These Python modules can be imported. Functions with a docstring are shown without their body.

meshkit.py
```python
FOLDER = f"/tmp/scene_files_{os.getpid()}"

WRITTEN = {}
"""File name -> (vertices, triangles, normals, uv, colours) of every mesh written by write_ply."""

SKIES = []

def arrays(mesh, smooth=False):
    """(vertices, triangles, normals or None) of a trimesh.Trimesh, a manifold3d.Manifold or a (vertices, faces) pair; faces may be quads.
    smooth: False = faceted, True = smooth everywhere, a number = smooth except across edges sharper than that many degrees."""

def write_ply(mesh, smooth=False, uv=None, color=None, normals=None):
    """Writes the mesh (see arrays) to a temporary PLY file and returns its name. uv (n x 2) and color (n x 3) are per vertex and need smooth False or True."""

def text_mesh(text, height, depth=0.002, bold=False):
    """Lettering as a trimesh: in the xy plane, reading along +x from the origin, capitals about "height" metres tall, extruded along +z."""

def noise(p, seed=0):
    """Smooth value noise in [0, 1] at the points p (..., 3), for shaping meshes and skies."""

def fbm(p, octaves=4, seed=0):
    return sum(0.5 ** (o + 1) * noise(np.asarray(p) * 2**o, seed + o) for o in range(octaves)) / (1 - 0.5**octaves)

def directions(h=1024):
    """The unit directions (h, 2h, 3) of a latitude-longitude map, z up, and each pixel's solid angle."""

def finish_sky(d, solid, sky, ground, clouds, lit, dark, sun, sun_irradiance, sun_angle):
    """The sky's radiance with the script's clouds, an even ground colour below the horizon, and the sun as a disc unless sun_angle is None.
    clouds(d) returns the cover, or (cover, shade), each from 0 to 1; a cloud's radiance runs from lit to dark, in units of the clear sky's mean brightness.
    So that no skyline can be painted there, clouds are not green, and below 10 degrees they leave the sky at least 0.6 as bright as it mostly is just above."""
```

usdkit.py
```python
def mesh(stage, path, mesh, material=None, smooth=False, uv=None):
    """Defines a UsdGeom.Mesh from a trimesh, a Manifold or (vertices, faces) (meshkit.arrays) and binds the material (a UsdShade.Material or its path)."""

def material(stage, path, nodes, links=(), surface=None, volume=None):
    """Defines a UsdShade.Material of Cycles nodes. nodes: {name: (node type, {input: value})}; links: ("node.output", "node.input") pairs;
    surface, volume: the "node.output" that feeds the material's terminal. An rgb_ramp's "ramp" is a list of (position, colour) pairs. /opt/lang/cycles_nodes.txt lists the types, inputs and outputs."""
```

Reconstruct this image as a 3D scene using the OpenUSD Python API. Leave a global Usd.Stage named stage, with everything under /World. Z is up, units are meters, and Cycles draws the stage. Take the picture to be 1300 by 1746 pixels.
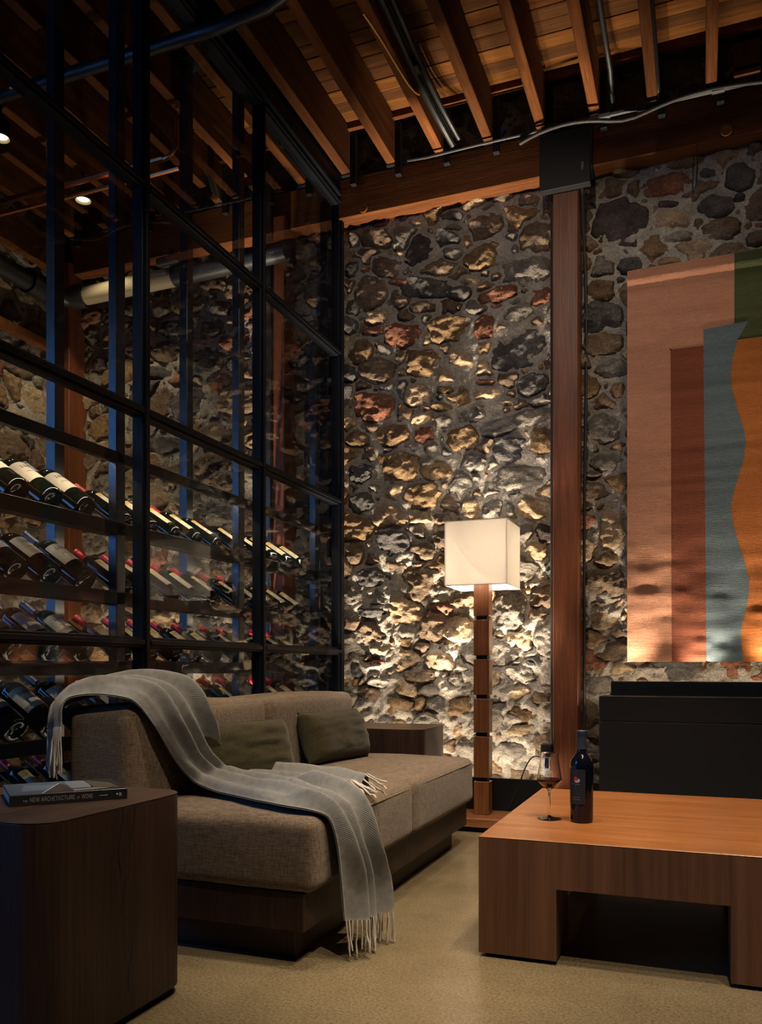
import math, random
import numpy as np, trimesh, shapely, usdkit, meshkit
from scipy.spatial import Delaunay
from shapely.geometry import Polygon, box as sbox
from pxr import Usd, UsdGeom, UsdLux, UsdShade, Gf, Sdf, Vt

stage = Usd.Stage.CreateInMemory()
UsdGeom.SetStageUpAxis(stage, 'Z'); UsdGeom.SetStageMetersPerUnit(stage, 1.0)
UsdGeom.Xform.Define(stage, '/World'); UsdGeom.Scope.Define(stage, '/World/Looks')
rng = np.random.default_rng(7)
EXPOSURE = 0.0
WALL_Y, GLASS_X, LEFT_X, CEIL_Z = 4.83, -2.11, -4.28, 4.14

# ------------------------------------------------------------------ camera
cam = UsdGeom.Camera.Define(stage, '/World/camera')
cam.CreateHorizontalApertureAttr(36.0); cam.CreateVerticalApertureAttr(36.0 * 1746 / 1300)
cam.CreateFocalLengthAttr(36.0 * 1425 / 1300)
cam.CreateVerticalApertureOffsetAttr(36.0 * 265 / 1300)
cam.CreateClippingRangeAttr(Gf.Vec2f(0.05, 200)); cam.CreateExposureAttr(EXPOSURE)
xf = UsdGeom.Xformable(cam); xf.AddTranslateOp().Set(Gf.Vec3d(0, 0, 0.87)); xf.AddRotateXYZOp().Set(Gf.Vec3f(90, 0, 21))

# ------------------------------------------------------------------ lights
WARM, WASH, BLUE = (1.0, .80, .56), (1.0, .84, .64), (.14, .40, 1.0)

def aim(prim, pos, d, along=None):
    z = -np.array(d, float); z /= np.linalg.norm(z)
    x = np.array(along, float) if along is not None else np.cross([0, 1, 0] if abs(z[2]) > .9 else [0, 0, 1], z)
    x -= z * (x @ z); x /= np.linalg.norm(x); y = np.cross(z, x)
    m = Gf.Matrix4d(*x, 0, *y, 0, *z, 0, *map(float, pos), 1)
    UsdGeom.Xformable(prim).AddTransformOp().Set(m)

def spot(name, pos, target, power, cone, color=WARM, radius=.03, soft=.5):
    l = UsdLux.SphereLight.Define(stage, '/World/' + name)
    l.CreateRadiusAttr(radius); l.CreateIntensityAttr(power / (4 * math.pi ** 2 * radius ** 2)); l.CreateColorAttr(Gf.Vec3f(*color))
    s = UsdLux.ShapingAPI.Apply(l.GetPrim()); s.CreateShapingConeAngleAttr(cone); s.CreateShapingConeSoftnessAttr(soft)
    aim(l.GetPrim(), pos, np.array(target, float) - np.array(pos, float))

def strip(name, pos, d, w, h, radiance, color=WARM, along=None):
    l = UsdLux.RectLight.Define(stage, '/World/' + name)
    l.CreateWidthAttr(w); l.CreateHeightAttr(h); l.CreateIntensityAttr(radiance); l.CreateColorAttr(Gf.Vec3f(*color))
    aim(l.GetPrim(), pos, d, along)

def numbered(name, i): return name + ('_%03d' % i if i else '')

def lights():
    d = UsdLux.DomeLight.Define(stage, '/World/dusk_sky'); d.CreateIntensityAttr(.1); d.CreateColorAttr(Gf.Vec3f(.12, .28, .75))
    # blue dusk light out of view at left, placed to light the rack uprights
    strip('unseen_dusk_light', (LEFT_X - .09, -.2, 2.1), (1, 0, -.05), 2.8, 2.1, 5.2, BLUE, (0, 1, 0))
    # unseen wall washing strips and narrow uplights in plinth trough and behind black cabinet
    strip('unseen_wall_wash_light', (-1.42, 4.62, .20), (0, .16, 1), 1.25, .03, 115, WASH)
    strip('unseen_wall_wash_light_001', (.47, 4.63, .66), (0, .10, 1), 2.0, .03, 36)
    for i, (x, z, p) in enumerate(((-1.85, .2, 480), (-1.42, .2, 590), (-.98, .2, 590), (-.35, .66, 110), (.0, .66, 110), (.35, .66, 110), (.7, .66, 110), (1.1, .66, 110))):
        spot(numbered('unseen_uplight', i), (x, 4.61, z), (x, 4.75, 3.6), p, 20 if z < .5 else 30, WASH, .02, 1.)
    for i, (x, y, tx, p, c) in enumerate(((-2.64, 4.28, -2.50, 1100, 12), (-3.75, 4.45, -3.75, 130, 34), (-3.1, 4.45, -3.1, 110, 34))):  # unseen, placed to light the wine room post, back wall and ceiling
        spot(numbered('unseen_wine_room_uplight', i), (x, y, .12), (tx, 4.72, 3.2), p, c, WARM, .02, 1.)
    for i, (y, p) in enumerate(((2.3, 70), (3.1, 85), (3.9, 85))):  # out of view, placed to brighten the bottle necks and capsules
        spot(numbered('unseen_rack_spot', i), (-3.15, y, 3.8), (-2.42, y, 1.0), p, 26, (1., .82, .60))
    # ceiling spots out of view, placed to light table, sofa and floor
    for i, (p, t, w, c) in enumerate([
        ((.35, 2.2, 3.8), (-.1, 3.0, .36), 260, 24), ((-.80, 2.3, 3.8), (-1.35, 2.95, .4), 190, 26),
        ((.2, 1.0, 3.8), (-.5, 2.0, 0), 240, 30), ((-.45, 3.0, 3.8), (-.95, 3.4, 0), 100, 26),
        ((.6, 1.6, 3.8), (.2, 2.8, .36), 160, 26), ((-1.5, 2.3, 3.8), (-1.7, 3.0, .6), 80, 26), ((-.6, 2.2, 3.8), (-1.2, 4.8, 1.9), 75, 38), ((.5, 2.3, 3.8), (.1, 4.8, 1.9), 52, 36)]):
        spot(numbered('unseen_ceiling_and_fill_spot', i), p, t, w, c, WARM if i < 6 else (1., .85, .70))  # last two are fill, added to brighten the stone wall and tapestry
lights()

# ------------------------------------------------------------------ materials
def M(name, nodes, links, surface='p.BSDF'):
    return usdkit.material(stage, '/World/Looks/' + name, nodes, links, surface=surface)

def noisy(name, c1, c2, scale=(10, 10, 10), rough=.6, bump=0., detail=5, spec=.5, lo=.3, hi=.7, fine=None, obj=False, rot=(0, 0, 0), extra=None, dist=.01, coat=0.):
    n = {'g': ('texture_coordinate', {}) if obj else ('geometry', {}), 'm': ('mapping', {'scale': scale, 'rotation': rot}),
         'n': ('noise_texture', {'scale': 1.0, 'detail': detail, 'roughness': .6}),
         'r': ('rgb_ramp', {'ramp': [(lo, c1), (hi, c2)]}),
         'p': ('principled_bsdf', {'roughness': rough, 'specular_ior_level': spec, 'coat_weight': coat, **(extra or {})})}
    l = [('g.object' if obj else 'g.position', 'm.vector'), ('m.vector', 'n.vector'), ('n.fac', 'r.fac')]
    out, h = 'r.color', 'n.fac'
    if fine:
        fs, fa, fb = fine
        n['m2'] = ('mapping', {'scale': fs}); n['n2'] = ('noise_texture', {'scale': 1.0, 'detail': 4, 'roughness': .65})
        n['r2'] = ('rgb_ramp', {'ramp': [(.3, (fa,) * 3), (.7, (fb,) * 3)]})
        n['x'] = ('mix', {'mix_type': 'multiply', 'fac': 1.0})
        l += [(l[0][0], 'm2.vector'), ('m2.vector', 'n2.vector'), ('n2.fac', 'r2.fac'), (out, 'x.color1'), ('r2.color', 'x.color2')]
        out, h = 'x.color', 'n2.fac'
    l.append((out, 'p.base_color'))
    if bump:
        n['b'] = ('bump', {'strength': bump, 'distance': dist}); l += [(h, 'b.height'), ('b.normal', 'p.normal')]
    return M(name, n, l)

def plain(name, c, rough=.5, spec=.5, metal=0., **kw):
    return M(name, {'p': ('principled_bsdf', {'base_color': c, 'roughness': rough, 'specular_ior_level': spec, 'metallic': metal, **kw})}, [])

TONE = {}
for k, a, b in [('d', (.042, .039, .038), (.110, .100, .092)), ('g', (.095, .084, .072), (.22, .192, .157)), ('b', (.080, .054, .037), (.195, .138, .094)),
                ('o', (.095, .060, .033), (.24, .152, .080)), ('r', (.090, .040, .026), (.26, .112, .068)), ('t', (.19, .135, .085), (.40, .29, .18)), ('p', (.038, .030, .030), (.080, .060, .055))]:
    TONE[k] = noisy('stone_' + {'d': 'basalt', 'g': 'grey', 'b': 'brown', 'o': 'ochre', 'r': 'rust', 't': 'tan', 'p': 'purple'}[k], a, b, (9, 9, 14), .95, .9, 8, .10, fine=((75, 75, 120), .55, 1.35), dist=.010)
MORTAR = noisy('mortar', (.235, .206, .170), (.46, .405, .335), (7, 7, 7), .95, 1., 7, .1, fine=((70, 70, 70), .62, 1.2), dist=.016)
TONE_RGB = {'d': (.070, .064, .060), 'g': (.15, .130, .108), 'b': (.130, .090, .061), 'o': (.16, .103, .056), 'r': (.15, .068, .043), 't': (.29, .21, .13), 'p': (.058, .044, .042)}
SMALL = M('stone_mixed', {'g': ('geometry', {}), 'a': ('attribute', {'attribute': 'tone'}), 'n': ('noise_texture', {'scale': 40., 'detail': 5, 'roughness': .65}), 'r': ('rgb_ramp', {'ramp': [(.3, (.6,) * 3), (.7, (1.4,) * 3)]}), 'x': ('mix', {'mix_type': 'multiply', 'fac': 1.}),
                          'p': ('principled_bsdf', {'roughness': .95, 'specular_ior_level': .12}), 'b': ('bump', {'strength': .8, 'distance': .010})},
          [('g.position', 'n.vector'), ('n.fac', 'r.fac'), ('a.color', 'x.color1'), ('r.color', 'x.color2'), ('x.color', 'p.base_color'), ('n.fac', 'b.height'), ('b.normal', 'p.normal')])

def wood(name, c1, c2, axis, rough=.5, bump=.25, spec=.4, g=38, coat=0., obj=False):
    s = [g * .45] * 3; s[axis] = g * .03
    f = [g * 4] * 3; f[axis] = g * .12
    return noisy(name, c1, c2, tuple(s), rough, bump, 6, spec, .25, .75, fine=(tuple(f), .55, 1.2), coat=coat, obj=obj, dist=.004)

FIR = (.062, .019, .006), (.16, .056, .016)
JOIST = [wood('joist_wood' + s, tuple(v * k for v in FIR[0]), tuple(v * k for v in FIR[1]), 1, .8, spec=.1) for s, k in (('', 1.), ('_dark', .7), ('_light', 1.3))]
BEAM = wood('beam_wood', *FIR, 0, .75, spec=.1); POST = wood('post_wood', (.085, .022, .007), (.175, .052, .017), 2, .45)
PLANK = [wood('plank_wood_' + s, a, b, 0, .85, .5, .08) for s, a, b in (('red', (.045, .014, .0035), (.115, .041, .010)), ('amber', (.065, .022, .005), (.155, .060, .014)), ('brown', (.032, .012, .004), (.085, .034, .010)))]
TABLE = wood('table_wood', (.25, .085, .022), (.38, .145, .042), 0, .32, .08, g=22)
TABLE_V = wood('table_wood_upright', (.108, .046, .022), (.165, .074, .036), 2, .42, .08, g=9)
OAK = wood('dark_oak', (.016, .0076, .0055), (.050, .023, .0155), 2, .5, .3, g=30)
OAK_TOP = wood('dark_oak_top', (.04, .021, .014), (.095, .05, .032), 1, .42, .15, g=30)
LAMPWOOD = wood('lamp_wood', (.10, .034, .013), (.23, .085, .03), 2, .35, .1, g=30)
BASEWOOD = wood('lamp_base_wood', (.16, .06, .026), (.30, .12, .05), 0, .35, .1, g=30)
STEEL = plain('black_steel', (.0035, .0042, .0065), .50, .16)
RACKSTEEL = noisy('rack_steel', (.007, .008, .011), (.012, .014, .018), (20, 20, 20), .30, 0, spec=.6)
SHELFSTEEL = plain('shelf_steel', (.0035, .0042, .006), .5, .25)
BLACK = plain('black_paint', (.004, .0045, .006), .55, .3)
CABINET = plain('cabinet_black', (.007, .008, .010), .42, .5)
RUBBER = plain('black_cable', (.008, .008, .008), .5)
GREYPIPE = plain('grey_conduit', (.030, .028, .026), .5, .35, .1)
DARKPIPE = plain('dark_pipe', (.012, .013, .015), .4, .35)
PALEPIPE = plain('pale_pipe', (.30, .25, .16), .35)
COPPER = plain('copper', (.55, .20, .09), .3, .5, 1.)
YELLOW = plain('yellow_wire', (.75, .42, .08), .5)
FLOOR = M('polished_concrete', {'g': ('geometry', {}), 'n': ('noise_texture', {'scale': 1.3, 'detail': 6, 'roughness': .6}), 'r': ('rgb_ramp', {'ramp': [(.3, (.145, .111, .063)), (.7, (.218, .172, .103))]}),
    'n2': ('noise_texture', {'scale': 120., 'detail': 3, 'roughness': .75}), 'r2': ('rgb_ramp', {'ramp': [(.32, (.50,) * 3), (.62, (1.22,) * 3)]}), 'x': ('mix', {'mix_type': 'multiply', 'fac': 1.}),
    'p': ('principled_bsdf', {'roughness': .3, 'specular_ior_level': .5}), 'rr': ('map_range', {'from_min': .3, 'from_max': .7, 'to_min': .22, 'to_max': .36})},
    [('g.position', 'n.vector'), ('n.fac', 'r.fac'), ('g.position', 'n2.vector'), ('n2.fac', 'r2.fac'), ('r.color', 'x.color1'), ('r2.color', 'x.color2'), ('x.color', 'p.base_color'), ('n.fac', 'rr.value'), ('rr.result', 'p.roughness')])
DRYWALL = plain('dark_plaster', (.05, .045, .04), .8)
GLASS = M('pane_glass', {'t': ('transparent_bsdf', {'color': (.90, .92, .93)}), 'g': ('glossy_bsdf', {'roughness': .0, 'color': (1, 1, 1)}), 'f': ('layer_weight', {'blend': .5}), 'm': ('mix_closure', {}), 'q': ('math', {'math_type': 'power', 'value2': 5.}), 'k': ('math', {'math_type': 'multiply_add', 'value2': .38, 'value3': .018})},
          [('f.facing', 'q.value1'), ('q.value', 'k.value1'), ('k.value', 'm.fac'), ('t.BSDF', 'm.closure1'), ('g.BSDF', 'm.closure2')], 'm.closure')

def cloth(name, c1, c2, sx, sy, sz, bump=.5, rough=.95):
    """woven cloth: threads along two directions"""
    n = {'g': ('geometry', {}), 'a': ('mapping', {'scale': sx}), 'na': ('noise_texture', {'scale': 1., 'detail': 3, 'roughness': .6}), 'b': ('mapping', {'scale': sy}), 'nb': ('noise_texture', {'scale': 1., 'detail': 3, 'roughness': .6}),
         's': ('math', {'math_type': 'add'}), 'h': ('math', {'math_type': 'multiply', 'value2': .5}), 'r': ('rgb_ramp', {'ramp': [(.34, c1), (.66, c2)]}), 'bp': ('bump', {'strength': bump, 'distance': sz}),
         'p': ('principled_bsdf', {'roughness': rough, 'specular_ior_level': .15, 'sheen_weight': .15, 'sheen_roughness': .6})}
    return M(name, n, [('g.position', 'a.vector'), ('g.position', 'b.vector'), ('a.vector', 'na.vector'), ('b.vector', 'nb.vector'), ('na.fac', 's.value1'), ('nb.fac', 's.value2'), ('s.value', 'h.value1'), ('h.value', 'r.fac'),
                       ('r.color', 'p.base_color'), ('h.value', 'bp.height'), ('bp.normal', 'p.normal')])
TWEED = cloth('tweed', (.055, .034, .021), (.21, .152, .102), (40, 40, 420), (420, 120, 40), .004)
OLIVE = cloth('olive_velvet', (.016, .0125, .0035), (.046, .036, .010), (30, 90, 300), (200, 200, 60), .003)
WOOL = M('grey_wool', {'g': ('geometry', {}), 'uv': ('texture_coordinate', {}), 'm': ('mapping', {'scale': (1, 1, 1), 'rotation': (0, 0, .85)}), 'w': ('wave_texture', {'scale': 105., 'distortion': .8, 'detail': 2., 'detail_scale': 3.}), 'n': ('noise_texture', {'scale': 45., 'detail': 3}),
     's': ('math', {'math_type': 'multiply_add', 'value2': .45}), 'r': ('rgb_ramp', {'ramp': [(.2, (.095, .097, .100)), (.8, (.215, .213, .21))]}), 'b': ('bump', {'strength': .35, 'distance': .003}), 'p': ('principled_bsdf', {'roughness': .95, 'specular_ior_level': .15, 'sheen_weight': .2})},
     [('uv.UV', 'm.vector'), ('m.vector', 'w.vector'), ('g.position', 'n.vector'), ('w.fac', 's.value1'), ('n.fac', 's.value3'), ('s.value', 'r.fac'), ('r.color', 'p.base_color'), ('s.value', 'b.height'), ('b.normal', 'p.normal')])
FRINGE = plain('wool_fringe', (.50, .47, .42), .9, .2)
TAP = {k: cloth('weave_' + k, tuple(v * .72 for v in c), tuple(v * 1.25 for v in c), (14, 14, 520), (380, 380, 90), .005, .6)
       for k, c in dict(pink=(.33, .148, .083), brown=(.135, .031, .0095), blue=(.075, .10, .108), orange=(.30, .087, .011), green=(.040, .048, .013)).items()}
SHADE = M('lamp_shade', {'d': ('diffuse_bsdf', {'color': (.86, .83, .78)}), 't': ('translucent_bsdf', {'color': (.88, .82, .72)}), 'm': ('mix_closure', {'fac': .40})}, [('d.BSDF', 'm.closure1'), ('t.BSDF', 'm.closure2')], 'm.closure')
BULB = M('bulb_glow', {'e': ('emission', {'color': (1., .89, .78), 'strength': 320.})}, [], 'e.emission')
DOWN = M('downlight_glow', {'e': ('emission', {'color': (1., .86, .58), 'strength': 14.})}, [], 'e.emission')
DUSK = M('dusk_glow', {'e': ('emission', {'color': (.12, .3, .9), 'strength': .25})}, [], 'e.emission')
BOTTLE = plain('bottle_glass', (.004, .006, .004), .06, .5); NAVY = plain('bottle_glass_navy', (.003, .004, .009), .06, .55)
CAPRED = plain('capsule_red', (.58, .014, .028), .35); CAPBLUE = plain('capsule_blue', (.022, .032, .060), .4); CAPDARK = plain('capsule_dark', (.03, .010, .012), .4)
PAPER = plain('label_cream', (.46, .39, .29), .7); WHITE = plain('label_white', (.55, .48, .36), .6); GOLD = plain('label_gold', (.62, .38, .07), .5); INK = plain('label_ink', (.03, .025, .03), .7)
CRYSTAL = M('crystal', {'p': ('glass_bsdf', {'color': (1, 1, 1), 'roughness': 0., 'IOR': 1.48})}, [], 'p.BSDF')
WINE = M('red_wine', {'p': ('principled_bsdf', {'base_color': (.055, .003, .004), 'roughness': .02, 'transmission_weight': .25, 'ior': 1.34})}, [])

# ------------------------------------------------------------------ helpers
used = {}
def path_for(name, parent=None):
    base = (parent or '/World') + '/' + name
    k = used.get(base, 0); used[base] = k + 1
    return base if k == 0 else '%s_%03d' % (base, k)

def meta(prim, label=None, cat=None, group=None, kind=None):
    for k, v in (('label', label), ('category', cat), ('group', group), ('kind', kind)):
        if v: prim.SetCustomDataByKey(k, v)

def thing(name, label=None, cat=None, group=None, kind=None, loc=(0, 0, 0), rz=0.):
    p = path_for(name); x = UsdGeom.Xform.Define(stage, p)
    a, s = math.cos(rz), math.sin(rz)
    x.AddTransformOp().Set(Gf.Matrix4d(a, s, 0, 0, -s, a, 0, 0, 0, 0, 1, 0, *map(float, loc), 1))
    meta(x.GetPrim(), label, cat, group, kind); return p

def obj(name, mesh, mat, parent=None, smooth=False, label=None, cat=None, group=None, kind=None, uv=None):
    if uv is None and isinstance(mesh, trimesh.Trimesh): mesh.remove_unreferenced_vertices()
    p = path_for(name, parent); m = usdkit.mesh(stage, p, mesh, mat, smooth, uv)
    meta(m.GetPrim(), label, cat, group, kind); return p

def tm(v, f): return trimesh.Trimesh(np.asarray(v, float), np.asarray(f, int), process=False)
def cat_(ms): return trimesh.util.concatenate(ms)
def box(x0, x1, y0, y1, z0, z1):
    m = trimesh.creation.box((x1 - x0, y1 - y0, z1 - z0)); m.apply_translation(((x0 + x1) / 2, (y0 + y1) / 2, (z0 + z1) / 2)); return m

def cbox(x0, x1, y0, y1, z0, z1, c=.004):
    """box with chamfered edges"""
    pts = []
    for sx, X in ((1, x0), (-1, x1)):
        for sy, Y in ((1, y0), (-1, y1)):
            for sz, Z in ((1, z0), (-1, z1)):
                pts += [(X, Y + sy * c, Z + sz * c), (X + sx * c, Y, Z + sz * c), (X + sx * c, Y + sy * c, Z)]
    return trimesh.convex.convex_hull(np.array(pts))

def soft(x0, x1, y0, y1, z0, z1, r, puff=(0, 0, 0), n=18, seed=0, wob=.0):
    """upholstered block: rounded edges, crowned faces"""
    c = np.array([(x0 + x1) / 2, (y0 + y1) / 2, (z0 + z1) / 2]); h = np.array([x1 - x0, y1 - y0, z1 - z0]) / 2
    V, F, o = [], [], 0
    g = np.linspace(-1, 1, n); g = np.sign(g) * (1 - (1 - abs(g)) ** 1.6)
    A, B = np.meshgrid(g, g, indexing='ij'); q = np.arange(n * n).reshape(n, n)
    quad = np.stack([q[:-1, :-1], q[1:, :-1], q[1:, 1:], q[:-1, 1:]], -1).reshape(-1, 4)
    for ax in range(3):
        for s in (-1, 1):
            p = np.zeros((n * n, 3)); p[:, ax] = s; p[:, (ax + 1) % 3] = A.ravel(); p[:, (ax + 2) % 3] = B.ravel()
            f = quad if s > 0 else quad[:, ::-1]
            V.append(p); F.append(f + o); o += n * n
    u = np.vstack(V); F = np.vstack(F)
    p = u * h; inner = np.clip(p, -(h - r), h - r); d = p - inner
    L = np.linalg.norm(d, axis=1, keepdims=True); q_ = inner + np.where(L > 0, d / np.maximum(L, 1e-9), 0) * np.minimum(r, L.clip(r))
    for ax in range(3):
        b = np.ones(len(u))
        for k in range(3):
            if k != ax: b *= np.cos(np.clip(u[:, k], -1, 1) * math.pi / 2) ** .7
        q_[:, ax] += np.sign(u[:, ax]) * (abs(u[:, ax]) > .999) * b * puff[ax]
    q_ = q_ + c
    if wob: q_ += (meshkit.fbm(q_ * 5, 3, seed)[:, None] - .5) * wob * np.array([1, 1, 1])
    m = tm(q_, np.vstack([F[:, [0, 1, 2]], F[:, [0, 2, 3]]])); m.merge_vertices(digits_vertex=5); return m

def rprism(x0, x1, y0, y1, z0, z1, r, seg=8, ch=.003):
    """upright block with rounded vertical corners and eased top and bottom edges"""
    def ring(d):
        p = sbox(x0 + d, y0 + d, x1 - d, y1 - d); rr = r - d
        return np.array(p.buffer(-rr, join_style=2).buffer(rr, quad_segs=seg).exterior.coords)[:-1]
    rows = [(ch, z0), (0, z0 + ch), (0, z1 - ch), (ch * .3, z1 - ch * .3), (ch, z1)]
    R = [np.c_[ring(d), np.full(len(ring(d)), z)] for d, z in rows]; n = len(R[0])
    V = np.vstack(R + [[R[0].mean(0)], [R[-1].mean(0)]]); F = []
    for k in range(len(R) - 1):
        for i in range(n):
            j = (i + 1) % n; a, b, c, d = k * n + i, k * n + j, (k + 1) * n + j, (k + 1) * n + i; F += [(a, b, c), (a, c, d)]
    e = len(R) * n
    for i in range(n):
        j = (i + 1) % n; F += [(e, j, i), (e + 1, (len(R) - 1) * n + i, (len(R) - 1) * n + j)]
    m = tm(V, F)
    if m.volume < 0: m.invert()
    return m

def lathe(prof, n=32):
    p = np.array(prof, float); a = np.arange(n) * 2 * math.pi / n
    V = np.stack([p[:, None, 0] * np.cos(a), p[:, None, 0] * np.sin(a), np.repeat(p[:, 1:2], n, 1)], -1).reshape(-1, 3)
    F = []
    for k in range(len(p) - 1):
        for i in range(n):
            j = (i + 1) % n; F += [(k * n + i, k * n + j, (k + 1) * n + j), (k * n + i, (k + 1) * n + j, (k + 1) * n + i)]
    m = tm(V, F); m.update_faces(m.nondegenerate_faces()); return m

def tube(pts, r, n=8, cap=True):
    p = np.array(pts, float); t = np.gradient(p, axis=0); t /= np.linalg.norm(t, axis=1, keepdims=True) + 1e-12
    ref = np.where(np.abs(t[:, 2:3]) > .95, [[1., 0, 0]], [[0., 0, 1.]])
    a = np.cross(t, ref); a /= np.linalg.norm(a, axis=1, keepdims=True) + 1e-12; b = np.cross(t, a)
    for i in range(1, len(a)):
        if a[i] @ a[i - 1] < 0: a[i] *= -1; b[i] *= -1
    th = np.arange(n) * 2 * math.pi / n; r = np.broadcast_to(r, (len(p),))
    V = (p[:, None] + r[:, None, None] * (np.cos(th)[None, :, None] * a[:, None] + np.sin(th)[None, :, None] * b[:, None])).reshape(-1, 3)
    F = []
    for k in range(len(p) - 1):
        for i in range(n):
            j = (i + 1) % n; F += [(k * n + i, (k + 1) * n + i, (k + 1) * n + j), (k * n + i, (k + 1) * n + j, k * n + j)]
    if cap:
        F += [(0, i, i + 1) for i in range(1, n - 1)] + [((len(p) - 1) * n, (len(p) - 1) * n + i + 1, (len(p) - 1) * n + i) for i in range(1, n - 1)]
    m = tm(V, F)
    if cap and m.volume < 0: m.invert()
    return m

def curve(pts, n=24):
    from scipy.interpolate import CubicSpline
    p = np.array(pts, float); d = np.r_[0, np.cumsum(np.linalg.norm(np.diff(p, axis=0), axis=1))]
    return CubicSpline(d, p)(np.linspace(0, d[-1], n))

def fill(poly, h, r):
    """triangulates a polygon with points about h apart; returns (points, triangles)"""
    L = poly.exterior.length; nb = max(8, int(L / h)); bd = np.array([poly.exterior.interpolate(i / nb, True).coords[0] for i in range(nb)])
    x0, y0, x1, y1 = poly.bounds
    gx, gy = np.meshgrid(np.arange(x0, x1, h), np.arange(y0, y1, h * .87)); gx = gx + (np.arange(gx.shape[0]) % 2)[:, None] * h / 2
    g = np.c_[gx.ravel(), gy.ravel()] + r.uniform(-.2, .2, (gx.size, 2)) * h
    if len(g):
        inn = poly.buffer(-h * .45); g = g[shapely.contains_xy(inn, g[:, 0], g[:, 1])] if not inn.is_empty else g[:0]
    P = np.vstack([bd, g]); T = Delaunay(P).simplices; c = P[T].mean(1); T = T[shapely.contains_xy(poly, c[:, 0], c[:, 1])]
    e1, e2 = P[T[:, 1]] - P[T[:, 0]], P[T[:, 2]] - P[T[:, 0]]; cr = e1[:, 0] * e2[:, 1] - e1[:, 1] * e2[:, 0]
    T = np.where((cr < 0)[:, None], T[:, ::-1], T); return P, T[np.abs(cr) > 1e-9]

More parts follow.
